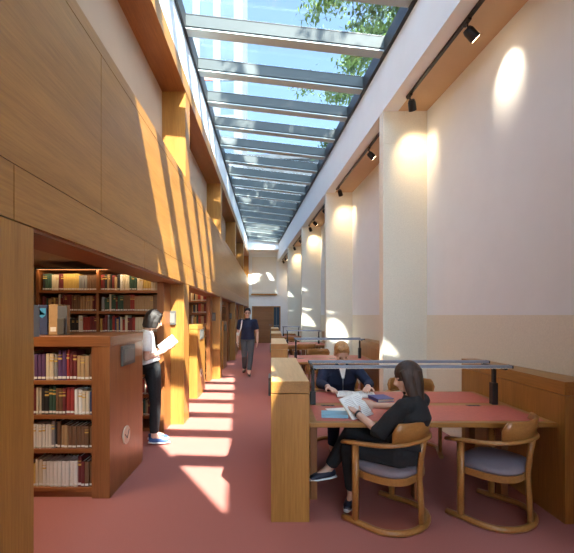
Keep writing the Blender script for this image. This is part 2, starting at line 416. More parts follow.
# ------------------------------------------------------------------ bookcases
def bookcase(name, label, yc, hgt, xr, xl, half, shelves, top_over, wm, group, fr=.155, un=.83):
    """double-sided bookcase across the stack room; corridor end at xr"""
    t = thing(name, label, 'bookcase', (xr, yc, 0), 0, group)
    L = xl-xr
    part('end_panel', wm+'_z', t, lambda bm: box(bm, -fr, 0, -half, half, 0, hgt-top_over, .003))
    part('side_panel', wm+'_z', t, lambda bm: box(bm, L, L+.04, -half+.01, half-.01, 0, hgt-top_over))
    part('back_panel', wm+'_x', t, lambda bm: box(bm, L+.04, -fr, -.012, .012, .05, hgt-top_over))
    part('plinth', wm+'_x', t, lambda bm: box(bm, L+.04, -fr, -half+.03, half-.03, 0, .045))
    part('top', wm+'_x', t, lambda bm: box(bm, L, .006, -half-.006, half+.006, hgt-top_over, hgt, .004))
    u = -fr-un
    while u > L+.1:
        part('divider', wm+'_z', t, lambda bm: box(bm, u-.03, u, -half+.01, half-.01, .045, hgt-top_over))
        u -= un+.03
    for z in shelves:
        part('shelf', wm+'_x', t, lambda bm: box(bm, L+.04, -fr, -half+.015, half-.015, z-.035, z, .003))
    return t
LOWS = [.085, .415, .705, 1.0]
TALLS = [.21, .49, .77, 1.05, 1.33, 1.61, 1.89]
lowc = []; 
for k in range(4):
    yc = 3.835+4.05*k
    nm = ['nearest low oak bookcase with a round pale disc on its end', 'second low oak bookcase, behind the standing reader and first column',
          'third low oak bookcase beyond the second oak column', 'fourth low oak bookcase deep down the corridor'][k]
    t = bookcase('low_bookcase', nm, yc, 1.38, -1.37, -3.25, .435, LOWS, .09, 'red' if k == 0 else 'wood', 'low oak bookcases')
    lowc.append(t)
    if k < 3:
        s = part('sign_holder', 'sign', t, lambda bm: box(bm, 0, .022, -.19, .14, 1.09, 1.275, .004), 'dark grey sign holder')
        part('sign_face', 'signface', s, lambda bm: box(bm, .022, .026, -.15, .10, 1.125, 1.24))
    if k < 2:
        d = part('disc', 'paledisc', t, lambda bm: cyl(bm, (0, -.06, .43), (.012, -.06, .43), .085, 28), 'round pale wood disc')
        part('disc_mark', 'sign', d, lambda bm: [sweep(bm, [(.0135, -.115, .45), (.0135, -.06, .40)], .006, .008, up=V((1, 0, 0))), sweep(bm, [(.0135, -.06, .40), (.0135, -.01, .47)], .006, .008, up=V((1, 0, 0)))])
tallc = []
for k in range(-1, 4):
    yc = 5.875+4.05*k
    nm = ['tall oak bookcase tucked behind the near oak pier', 'tall oak bookcase filling the back of the first opening', 'tall oak bookcase behind the second low bookcase',
          'tall oak bookcase seen through the third opening', 'tall oak bookcase in the farthest opening'][k+1]
    half = .54 if k >= 0 else .58
    t = bookcase('tall_bookcase', nm, yc, 2.19, -1.43, -3.14, half, TALLS, .03, 'red', 'tall oak bookcases', .09, .785)
    # corridor end is notched round the oak column: end panel sits behind the column face line
    tallc.append(t)
    if k < 0: part('sign_holder', 'greymetal', t, lambda bm: box(bm, 0, .04, half-.16, half, 1.43, 1.62, .004), 'dark grey sign holder')
# wall mounted sign on each oak column
for i, y in enumerate(CY[1:4]):
    t = thing('sign_holder_box', ['dark grey sign box on the sunlit oak column beside the standing reader', 'dark grey sign box on the second oak column',
              'dark grey sign box on the third oak column'][i], 'sign', (XL-.16, y, 1.42), 0, 'sign boxes on the oak columns')
    part('body', 'sign', t, lambda bm: box(bm, -.055, .05, -.035, 0, 0, .20, .005))
    part('face_plate', 'signface', t, lambda bm: box(bm, -.04, .035, -.039, -.034, .03, .17))

# books of the nearest low bookcase
Y0 = 3.835-.435+.03
xR = -1.37-.155-.004
row(-2.13, xR, Y0, 1.0, .262, 'top shelf of the nearest low bookcase', 'books on the near low bookcase',
    [('brown', 1, .035, .86), ('tan', 3, .038, .80), ('dark red', 2, .03, .95), ('red', 1, .025, 1.0), ('purple', 2, .04, .97), ('grey', 1, .03, .85), ('cream', 2, .035, .88), ('purple', 3, .034, .86), ('cream', 1, .03, .95), ('yellow', 2, .04, .93)])
row(-2.13, xR, Y0, .705, .25, 'second shelf of the nearest low bookcase', 'books on the near low bookcase',
    [('dark blue', 1, .03, .78), ('cream', 2, .03, .80), ('white', 2, .036, .86), ('red', 2, .034, .92), ('dark red', 1, .03, .9), ('brown', 2, .03, .9), ('dark green', 2, .03, .98), ('black', 2, .036, .92), ('cream', 2, .022, .95), ('dark red', 4, .03, .95)])
row(-2.13, xR, Y0, .415, .235, 'third shelf of the nearest low bookcase', 'books on the near low bookcase',
    [('brown', 6, .035, .80), ('tan', 2, .03, .84), ('brown', 1, .03, .98), ('black', 1, .02, 1.04), ('grey', 1, .03, 1.0), ('white', 6, .026, .88)])
row(-2.13, xR, Y0, .085, .265, 'bottom shelf of the nearest low bookcase', 'books on the near low bookcase',
    [('brown', 2, .035, .80), ('dark red', 1, .032, .82), ('dark red', 1, .03, .98), ('white', 9, .034, .82), ('cream', 2, .03, .88)])
# tall bookcase, two sections
Y1 = 5.875-.54+.03
sec = [(-1.43-.09-.004, -1.43-.09-.781, 'right section of the tall bookcase'), (-1.43-.09-.819, -3.096, 'left section of the tall bookcase')]
looks = {(0, 0): [('cream', 3, .03, .9), ('yellow', 3, .036, .85), ('cream', 2, .04, .8), ('dark green', 3, .034, .92), ('cream', 3, .033, .9)],
         (0, 1): [('brown', 4, .036, .86), ('grey', 3, .036, .86), ('yellow', 8, .026, .95), ('dark red', 2, .03, .95), ('cream', 3, .03, .9), ('dark green', 3, .03, .96)],
         (1, 0): [('brown', 2, .03, .92), ('tan', 7, .036, .86), ('red', 2, .03, .95), ('brown', 3, .03, .9), ('dark green', 2, .04, .9)],
         (1, 1): [('dark red', 2, .03, .9), ('tan', 5, .034, .86), ('brown', 4, .03, .95), ('dark red', 4, .03, .95)],
         (2, 0): [('brown', 3, .03, .92), ('tan', 3, .036, .86), ('cream', 3, .036, .86)],
         (2, 1): [('dark red', 3, .03, .9), ('red', 3, .034, .86), ('white', 2, .03, .95), ('black', 4, .03, .8)]}
for si, (zs, nm) in enumerate(((1.89, 'top shelf'), (1.61, 'second shelf'), (1.33, 'third shelf'))):
    for qi, (b, a, wh) in enumerate(sec):
        row(a, b, Y1, zs, .235, '%s, %s' % (nm, wh), 'books on the tall bookcase', looks[(si, qi)])
for zs, nm in ((.21, 'lowest shelf'), (.49, 'second lowest shelf')):
    row(-1.85, sec[0][0], Y1, zs, .225, '%s of the tall bookcase' % nm, 'books on the tall bookcase', [('white', 3, .03, .9)])
Y2 = Y1+4.05
for zs, nm in ((1.89, 'top shelf'), (1.61, 'second shelf'), (1.33, 'third shelf')):
    row(-1.90, sec[0][0], Y2, zs, .235, '%s in the second opening' % nm, 'books in the second opening', [('dark red', 2, .03, .9), ('tan', 2, .036, .86), ('red', 2, .03, .95)] if zs < 1.8 else [('red', 2, .036, .9), ('cream', 2, .03, .8), ('red', 2, .036, .9)])
Y3 = Y2+4.05
for zs, nm in ((1.89, 'top shelf'), (1.61, 'second shelf')):
    row(-1.72, sec[0][0], Y3, zs, .235, '%s in the third opening' % nm, 'books in the third opening', [('brown', 3, .03, .9)], lab=False)
# things standing on top of the nearest low bookcase
ZT = 1.381
def stand(name, mats, label, cat, x, y, fn, group=None):
    t = thing(name, label, cat, (x, y, ZT), 0, group); fn(t); return t
def boxfile(col, w, h, lab):
    def g(t):
        part('cover', 'b_'+col, t, lambda bm: box(bm, -w/2, w/2, 0, .22, 0, h, .004))
        part('spine_label', 'label', t, lambda bm: box(bm, -w*.3, w*.3, -.003, .002, .03, .07))
    return g
stand('box_file', None, 'black box file against the near pier on the low bookcase top', 'box file', -2.145, 3.60, boxfile('black', .05, .27, 0), 'files on the low bookcase top')
def g(t):
    part('cover', 'b_dark blue', t, lambda bm: box(bm, -.045, .045, 0, .22, 0, .27, .004))
    part('emblem', plain('sky_blue_emblem', (.05, .32, .62), .5), t, lambda bm: hexa(bm, [(-.035, -.004, .24), (-.035, -.004, .18), (0, -.004, .15), (.035, -.004, .18), (-.035, .001, .24), (-.035, .001, .18), (0, .001, .15), (.035, .001, .18)]) and box(bm, -.035, .035, -.004, .001, .18, .24), 'pale blue pointed emblem')
stand('box_file', None, 'navy box file with a pale blue emblem on the low bookcase top', 'box file', -2.06, 3.60, g, 'files on the low bookcase top')
stand('box_file', None, 'thick tan volume on the low bookcase top beside a grey bookend', 'book', -1.965, 3.61, boxfile('tan', .085, .275, 0), 'files on the low bookcase top')
def g(t):
    part('plate', 'greymetal', t, lambda bm: box(bm, -.042, .042, .0, .004, 0, .26, .001))
    part('foot', 'greymetal', t, lambda bm: box(bm, -.042, .042, .0, .14, 0, .004))
    part('stop', 'sign', t, lambda bm: box(bm, -.03, .03, -.03, -.001, 0.004, .15, .004))
stand('bookend', None, 'grey metal bookend at the end of the low bookcase top row', 'bookend', -1.88, 3.60, g)

# led strip over the tall bookcase in the first two openings
for k in range(3):
    y = 5.27+4.05*k
    t = thing('shelf_light', ['warm shelf light above the tall bookcase in the first opening', 'warm shelf light in the second opening', 'warm shelf light in the third opening'][k], 'light', (-2.35, y+.045, 2.188), 0, 'shelf lights over the bookcases')
    part('housing', 'black', t, lambda bm: box(bm, -.78, .78, -.015, .015, -.02, 0, .003))
    part('diffuser', 'strip', t, lambda bm: box(bm, -.76, .76, -.01, .01, -.023, -.02))
    L = bpy.data.lights.new('shelf_lamp', 'AREA'); L.shape = 'RECTANGLE'; L.size = 1.5; L.size_y = .03; L.energy = 2; L.color = (1, .74, .45)
    o = bpy.data.objects.new('shelf_lamp', L); C.objects.link(o); o.parent = t; o.location = (0, 0, -.03); o.rotation_euler = (math.radians(25), 0, 0)
# unseen ceiling lamps added to brighten the books inside the stacks
for k in range(4):
    y = 2.9+4.05*k if k else 2.75
    L = bpy.data.lights.new('stack_lamp', 'AREA'); L.shape = 'RECTANGLE'; L.size = 1.0; L.size_y = .12; L.energy = 20; L.color = (1, .76, .5)
    t = thing('ceiling_lamp', 'slim warm ceiling lamp over the %s stack aisle' % ['first', 'second', 'third', 'fourth'][k], 'light', (-2.4, y, 2.28), 0, 'ceiling lamps in the stacks')
    part('housing', 'white', t, lambda bm: box(bm, -.52, .52, -.07, .07, -.02, 0, .003))
    part('diffuser', 'strip', t, lambda bm: box(bm, -.5, .5, -.05, .05, -.024, -.02))
    o = bpy.data.objects.new('stack_lamp', L); C.objects.link(o); o.parent = t; o.location = (0, 0, -.03)

# ------------------------------------------------------------------ desks, screens, lamps
DS = 3.9
def desk_unit(k):
    dy = DS*k; xr = 2.19-.31*k; which = ['nearest', 'second', 'third', 'fourth'][k]
    # screen at the corridor end
    t = thing('oak_end_screen', which+' low oak end screen along the corridor', 'screen', (0, 3.01+dy, 0), 0, 'oak end screens')
    part('panel', 'wood_z', t, lambda bm: box(bm, 0, .29, 0, 1.66, 0, .965, .003))
    part('cap', 'wood_y', t, lambda bm: [box(bm, 0, .29, 0, 1.66, .97, 1.058, .003)])
    part('cap_top', 'paleoak', t, lambda bm: box(bm, .004, .286, .004, 1.656, 1.058, 1.062))
    part('sign_holder', 'sign', t, lambda bm: box(bm, -.022, 0, .35, .62, .88, 1.03, .003))
    # screen along the wall
    t = thing('oak_wall_screen', which+' oak screen between desk and plaster wall', 'screen', (xr, 2.98+dy, 0), 0, 'oak wall screens')
    def pr(z0, z1, o):
        y0, y1 = 0, 1.62
        return lambda bm: prism(bm, [(o, y0+o), (Xw(y0+2.98+dy)-.006-xr, y0+o), (Xw(y1+2.98+dy)-.006-xr, y1), (o, y1)], z0, z1)
    part('panel', 'wood_z', t, pr(0, .955, .002)); part('cap', 'wood_y', t, pr(.96, 1.06, 0))
    # desk
    x0, x1 = .295, xr-.005; y0, y1 = 3.05, 4.31; ym = 3.68
    t = thing('reading_desk', which+' double reading desk with red leather inlays', 'desk', (x0, dy, 0), 0, 'reading desks'); W = x1-x0
    part('desktop', 'wood_x', t, lambda bm: box(bm, 0, W, y0, y1, .70, .738, .006))
    part('leather_inlay', 'leather', t, lambda bm: box(bm, .06, W-.06, y0+.05, ym-.055, .736, .7405), 'red leather inlay')
    part('leather_inlay', 'leather', t, lambda bm: box(bm, .06, W-.06, ym+.055, y1-.05, .736, .7405), 'red leather inlay')
    for lx in (.035, W/2-.03, W-.24):
        for ly in (3.38, 3.93):
            part('leg', 'red_z', t, lambda bm: box(bm, lx, lx+.06, ly, ly+.08, 0, .70, .003))
    part('rail', 'red_x', t, lambda bm: box(bm, .035, W-.035, 3.64, 3.72, .62, .70))
    for ox in ((.16, .68, 1.48) if k == 0 else (.2, .8)):
        s = part('socket_plate', 'sign', t, lambda bm: box(bm, ox, ox+.12, 3.60, 3.65, .737, .742, .001), 'dark socket plate')
        part('socket', 'black', s, lambda bm: [box(bm, ox+.012+.036*i, ox+.036+.036*i, 3.608, 3.642, .742, .7435) for i in range(3)])
    # lamp
    lx0, lx1 = (.385, 2.05) if k == 0 else (.47, xr-.2)
    t = thing('desk_lamp', which+' twin-bar desk lamp on black posts over the desk', 'lamp', (lx0, ym+dy, .739), 0, 'twin-bar desk lamps'); W2 = lx1-lx0
    for px in (0, W2):
        part('post', 'black', t, lambda bm: box(bm, px-.014, px+.014, -.02, .02, 0, .35, .003))
        part('sleeve', 'black', t, lambda bm: box(bm, px-.028, px+.024, -.03, .03, .001, .20 if px else .12, .004))
        part('arm', 'black', t, lambda bm: box(bm, px-.012, px+.012, -.20, .21, .34, .358, .003))
    for by in (-.185, .185):
        b = part('light_bar', 'lampbar', t, lambda bm: box(bm, -.02, W2+.04, by-.035, by+.035, .358, .382, .004))
        part('end_cap', 'black', b, lambda bm: [box(bm, -.026, -.02, by-.036, by+.036, .357, .383), box(bm, W2+.04, W2+.048, by-.036, by+.036, .357, .383)])
        part('diffuser', 'lampglow', b, lambda bm: box(bm, 0, W2+.02, by-.02, by+.02, .356, .358))
M['lampglow'] = emit('desk_lamp_diffuser', (1, .86, .66), 1.2)
for k in range(4): desk_unit(k)

# ------------------------------------------------------------------ chairs
def make_chair(label):
    t = thing('bentwood_armchair', label, 'chair', (0, 0, 0), 0, 'bentwood armchairs')
    def f(bm):
        p = [(-.28, .26, .021), (-.285, .1, .021), (-.29, .01, .021)]+arc(0, -.01, .29, .235, 180, 360, 18, .021)+[(.29, .01, .021), (.285, .1, .021), (.28, .26, .021)]
        sweep(bm, p, .05, .042)
    part('floor_runner', 'chair', t, f)
    for s in (-1, 1):
        part('leg', 'chair', t, lambda bm: sweep(bm, [(s*.285, .15, .035), (s*.283, .15, .3), (s*.285, .15, .605)], .05, lambda k: .038, up=V((1, 0, 0))))
    part('rear_leg', 'chair', t, lambda bm: sweep(bm, [(0, -.235, .03), (0, -.225, .2), (0, -.215, .36), (0, -.228, .52), (0, -.248, .655)], lambda k: .036, lambda k: .075-.022*math.sin(PI*k), up=V((1, 0, 0))))
    def f(bm):
        p = [(-.275, .262, .592), (-.285, .18, .603), (-.292, .05, .618)]+[(x, y, .625+.03*math.sin(math.radians(a))) for (x, y, _), a in zip(arc(0, -.02, .292, .228, 180, 360, 22), [180*i/22 for i in range(23)])]+[(.292, .05, .618), (.285, .18, .603), (.275, .262, .592)]
        sweep(bm, p, lambda k: .056 if .1 < k < .9 else .066, .028)
    part('arm_rail', 'chair', t, f)
    def f(bm):
        n = 24; ri = []
        for i in range(n+1):
            a = math.radians(208+124*i/n); e = min(1., math.sin(PI*i/n)*3.2+.25)**.6
            c, s = math.cos(a), math.sin(a)
            zt = .668+.128*e; zb = .645
            row_ = []
            for (rr, z) in ((.004, zb), (.026, zb), (.044, zt-.006), (.038, zt), (.024, zt), (.018, zt-.008)):
                row_.append(bm.verts.new(((.262+rr)*c, -.02+(.208+rr)*s, z)))
            ri.append(row_)
        for i in range(n):
            for j in range(6):
                fc = bm.faces.new([ri[i][j], ri[i][(j+1) % 6], ri[i+1][(j+1) % 6], ri[i+1][j]]); fc.smooth = True
        bm.faces.new(ri[0]); bm.faces.new(ri[-1][::-1])
    part('backrest', 'chair', t, f)
    def outline(s):
        p = []
        for i in range(40):
            a = 2*PI*i/40; c, sn = math.cos(a), math.sin(a)
            e = .62
            p.append((math.copysign(abs(c)**e, c)*.262*s, .018+math.copysign(abs(sn)**(e if sn > 0 else .85), sn)*.225*s))
        return p
    part('seat_frame', 'chair', t, lambda bm: prism(bm, outline(1.0), .345, .395))
    def f(bm):
        rings = []
        for s, z in ((.96, .395), (.985, .41), (.975, .428), (.92, .442), (.7, .450), (.35, .452)):
            rings.append([bm.verts.new((x, y, z)) for x, y in outline(s)])
        for a, b in zip(rings, rings[1:]):
            for j in range(40):
                fc = bm.faces.new([a[j], a[(j+1) % 40], b[(j+1) % 40], b[j]]); fc.smooth = True
        bm.faces.new(rings[0][::-1]); bm.faces.new(rings[-1])
    part('seat_cushion', 'cushion', t, f, 'mauve grey leather seat cushion')
    return t
ch = make_chair('bentwood armchair under the seated woman in black')
ch.location = (.935, 3.085, 0); ch.rotation_euler = (0, 0, math.radians(46))
cl = [(1.765, 3.13, 40, 'empty bentwood armchair drawn up to the near desk beside the wall screen'),
      (.80, 4.80, 176, 'bentwood armchair under the seated man in navy'),
      (1.64, 4.66, 166, 'empty bentwood armchair at the far side of the nearest desk'),
      (1.08, 8.85, 188, 'empty bentwood armchair at the far side of the second desk'),
      (.93, 10.75, 4, 'empty bentwood armchair at the near side of the third desk'),
      (.83, 14.45, -8, 'empty bentwood armchair at the near side of the fourth desk'),
      (.74, 16.3, 170, 'empty bentwood armchair at the far side of the fourth desk')]
for x, y, a, lb in cl: dup(ch, (x, y, 0), math.radians(a), lb)

# ------------------------------------------------------------------ track lighting
tracks = [(2.3, 5.42, [4.0, 5.35]), (6.3, 9.4, [7.05, 9.2]), (10.2, 13.2, [10.9, 12.3, 13.1]), (14.0, 17.1, [15.3, 16.9]), (18.0, 21.4, [18.6, 20.2, 21.2])]
def Xt(y): return Xu(y)+.19
wrd = ['first', 'second', 'third', 'fourth', 'fifth']
for i, (a, b, hs) in enumerate(tracks):
    o = part('lighting_track', 'black', None, lambda bm: hexa(bm, [(Xt(a)-.018, a, ZS-.035), (Xt(a)+.018, a, ZS-.035), (Xt(b)+.018, b, ZS-.035), (Xt(b)-.018, b, ZS-.035),
                                   (Xt(a)-.018, a, ZS), (Xt(a)+.018, a, ZS), (Xt(b)+.018, b, ZS), (Xt(b)-.018, b, ZS)]))
    tag(o, '%s black lighting track from the camera, under the tan soffit' % wrd[i], 'lighting track', 'lighting tracks on the soffit')
    for j, y in enumerate(hs):
        t = thing('track_spotlight', 'black spotlight, %s from the near end of the %s lighting track' % (wrd[j], wrd[i]), 'spotlight', (Xt(y), y, ZS-.035), 0, 'spotlights on the tracks')
        last = j == len(hs)-1
        d = V((.35, .62, -.75)) if last else V((.72, .08, -.66))
        d.normalize()
        c0 = V((.03, 0, -.11)); c1 = c0+d*.085; c2 = c0-d*.05
        part('adapter', 'black', t, lambda bm: box(bm, -.02, .02, -.06, .06, -.02, 0, .002))
        part('bracket', 'black', t, lambda bm: sweep(bm, [(0, 0, -.015), (.01, 0, -.06), tuple(c0)], .022, .014, up=V((1, 0, 0))))
        bd = part('lamp_body', 'black', t, lambda bm: loft(bm, [c2, c2+d*.03, c1], [.038, .05, .052], seg=22, smooth=False))
        part('lens', 'lens', bd, lambda bm: cyl(bm, c1, c1+d*.003, .042, 22))
        L = bpy.data.lights.new('spot_beam', 'SPOT'); L.energy = 32 if not last else 36; L.color = (1, .72, .42) if last else (1, .84, .63); L.spot_size = math.radians(62 if not last else 80); L.spot_blend = 1.; L.shadow_soft_size = .03
        lo = bpy.data.objects.new('spot_beam', L); C.objects.link(lo); lo.parent = t; lo.location = c1+d*.02
        lo.rotation_euler = d.to_track_quat('-Z', 'Y').to_euler()

# ------------------------------------------------------------------ things on the nearest desk
ZD = .7415
def closed_book(label, col, x, y, w, d, h, rz, z=ZD, group='books lying on the near desk'):
    t = thing('closed_book', label, 'book', (x, y, z), math.radians(rz), group)
    part('cover', 'b_'+col if isinstance(col, str) else col, t, lambda bm: [box(bm, -w/2, w/2, -d/2, d/2, 0, .004, .001), box(bm, -w/2, w/2, -d/2, d/2, h-.004, h, .001), box(bm, -w/2, -w/2+.005, -d/2, d/2, .002, h-.002)])
    part('page_block', 'page', t, lambda bm: box(bm, -w/2+.005, w/2-.006, -d/2+.006, d/2-.006, .004, h-.004))
    return t
closed_book('sky blue closed book near the desk edge by the end screen', plain('sky_blue_cover', (.22, .46, .60), .5), .515, 3.25, .15, .21, .025, 84)
closed_book('violet blue closed book beside the open book of the seated man', plain('violet_cover', (.075, .09, .30), .5), 1.06, 3.86, .17, .21, .03, 12)
o = part('paper_sheet', 'page', None, lambda bm: box(bm, -.11, .11, -.08, .08, 0, .002)); o.location = (.60, 3.44, ZD); o.rotation_euler = (0, 0, .25)
tag(o, 'loose white paper sheet behind the sky blue book', 'paper')
def open_book(name, label, w, d, th, cover, group=None):
    t = thing(name, label, 'book', (0, 0, 0), 0, group)
    def side(s):
        def g(bm):
            n = 8; top = []; bot = []
            for i in range(n+1):
                k = i/n; x = s*w*k; z = th*(math.sin(PI*min(1, k*1.6+.12))**.7*.9 if k < .5 else .75+.25*(1-k)) if True else 0
                z = th*(.35+.9*math.sin(PI*(.15+.75*k))*.7)
                top.append((bm.verts.new((x, -d/2, z)), bm.verts.new((x, d/2, z)))); bot.append((bm.verts.new((x, -d/2, .004)), bm.verts.new((x, d/2, .004))))
            for i in range(n):
                bm.faces.new([top[i][0], top[i+1][0], top[i+1][1], top[i][1]]).smooth = True
                bm.faces.new([bot[i][1], bot[i+1][1], bot[i+1][0], bot[i][0]])
                for q in (0, 1): bm.faces.new([top[i][q], bot[i][q], bot[i+1][q], top[i+1][q]])
            bm.faces.new([top[0][0], top[0][1], bot[0][1], bot[0][0]]); bm.faces.new([top[n][1], top[n][0], bot[n][0], bot[n][1]])
        return g
    def lines(s):
        def g(bm):
            for r in range(13):
                y = d*.38-r*d*.062
                for a, b in ((.16, .5), (.5, .86 if r % 5 else .7)):
                    za = th*(.35+.63*math.sin(PI*(.15+.75*a)))+.0012; zb = th*(.35+.63*math.sin(PI*(.15+.75*b)))+.0012
                    hexa(bm, [(s*w*a, y-.0015, za-.001), (s*w*b, y-.0015, zb-.001), (s*w*b, y+.0015, zb-.001), (s*w*a, y+.0015, za-.001),
                              (s*w*a, y-.0015, za), (s*w*b, y-.0015, zb), (s*w*b, y+.0015, zb), (s*w*a, y+.0015, za)])
        return g
    part('cover', cover, t, lambda bm: [box(bm, -w-.004, w+.004, -d/2-.004, d/2+.004, 0, .004, .001)])
    for s in (-1, 1):
        p = part('pages', 'page', t, side(s)); part('printed_lines', 'pagetext', p, lines(s))
    return t
b = open_book('open_book', 'open white-paged book flat on the desk under the seated man', .195, .26, .022, 'b_brown')
b.location = (.865, 4.08, ZD); b.rotation_euler = (0, 0, math.radians(174))
b = open_book('open_book', 'open book held tilted by the seated woman in black', .135, .235, .016, 'b_cream')
n = V((.50, -.58, .64)).normalized(); up = V((-.35, .3, .55)); up = (up-n*up.dot(n)).normalized(); xr_ = up.cross(n)
b.matrix_world = Matrix.Translation((.70, 3.26, .80)) @ Matrix((xr_, up, n)).transposed().to_4x4()
b = open_book('open_book', 'open white book in the hands of the standing woman', .125, .22, .012, 'b_white')
n = V((-.40, -.50, .72)).normalized(); up = V((.72, .25, .5)); up = (up-n*up.dot(n)).normalized(); xr_ = up.cross(n)
b.matrix_world = Matrix.Translation((-1.275, 4.93, 1.205)) @ Matrix((xr_, up, n)).transposed().to_4x4()

# ------------------------------------------------------------------ people
def remesh(name, bm, mat, parent, voxel=.007, smooth=4, origin=V((0, 0, 0))):
    bmesh.ops.recalc_face_normals(bm, faces=bm.faces)
    bmesh.ops.translate(bm, verts=bm.verts, vec=-V(origin))
    me = bpy.data.meshes.new('tmp'); bm.to_mesh(me); bm.free()
    o = bpy.data.objects.new('tmp', me); C.objects.link(o)
    r = o.modifiers.new('r', 'REMESH'); r.mode = 'VOXEL'; r.voxel_size = voxel
    s = o.modifiers.new('s', 'SMOOTH'); s.factor = .5; s.iterations = smooth
    dg = bpy.context.evaluated_depsgraph_get()
    m2 = bpy.data.meshes.new_from_object(o.evaluated_get(dg)); m2.name = name
    bpy.data.objects.remove(o)
    m2.materials.clear(); m2.materials.append(M[mat] if isinstance(mat, str) else mat)
    for p in m2.polygons: p.use_smooth = True
    q = bpy.data.objects.new(name, m2); C.objects.link(q); q.parent = parent
    return q
def hand(bm, w, d, pn, th, curl=.5):
    """w wrist, d pointing direction, pn palm normal, th thumb side sign"""
    d = V(d).normalized(); pn = V(pn); pn = (pn-d*pn.dot(d)).normalized(); s = d.cross(pn)*th
    w = V(w)
    ell(bm, w+d*.05, (.05, .040, .017), (d, s, pn))
    for i, (o, L) in enumerate(((.030, .070), (.010, .080), (-.010, .074), (-.029, .060))):
        p = w+d*(.088-.006*abs(i-1))+s*o; dd = d.copy(); sp = (i-1.5)*-.06
        dd = (dd+s*sp).normalized()
        for q in range(3):
            a = curl*(.5 if q == 0 else .8); ax = dd.cross(pn)
            dn = (dd*math.cos(a)+pn*math.sin(a)).normalized(); pn2 = (pn*math.cos(a)-dd*math.sin(a))
            e = p+dn*(L*(.45, .32, .23)[q]); cap(bm, p, e, .0095-.001*q, .0090-.001*q, 8); p = e; dd = dn; 
    p = w+d*.03+s*.034
    e = p+(d*.55+s*.7+pn*.3).normalized()*.04; cap(bm, p, e, .013, .011, 8)
    e2 = e+(d*.85+s*.25+pn*.35).normalized()*.032; cap(bm, e, e2, .011, .009, 8)

def head(bm, c, fw, up, female):
    up = V(up).normalized(); fw = V(fw); fw = (fw-up*fw.dot(up)).normalized(); s = fw.cross(up)
    ax = (s, fw, up); c = V(c); k = .95 if female else 1.05
    P = lambda a, b, z: c+(s*a+fw*b+up*z)*k
    ell(bm, P(0, -.012, .025), (.073*k, .092*k, .088*k), ax, 3)
    ell(bm, P(0, .022, -.035), (.058*k, .064*k, .075*k), ax, 3)
    ell(bm, P(0, .052, -.082), (.034*k, .032*k, .026*k), ax, 2)
    ell(bm, P(0, .072, .012), (.05*k, .016*k, .014*k), ax, 2)
    loft(bm, [P(0, .078, .012), P(0, .098, -.018), P(0, .106, -.032), P(0, .09, -.042)], [.009*k, .011*k, .014*k, .011*k], side=s, seg=10)
    ell(bm, P(0, .080, -.058), (.024*k, .012*k, .012*k), ax, 2)
    for q in (-1, 1):
        ell(bm, P(q*.074, -.008, -.012), (.010*k, .020*k, .031*k), ax, 2)
        ell(bm, P(q*.043, .055, -.03), (.02*k, .02*k, .02*k), ax, 2)
    return P, ax, k

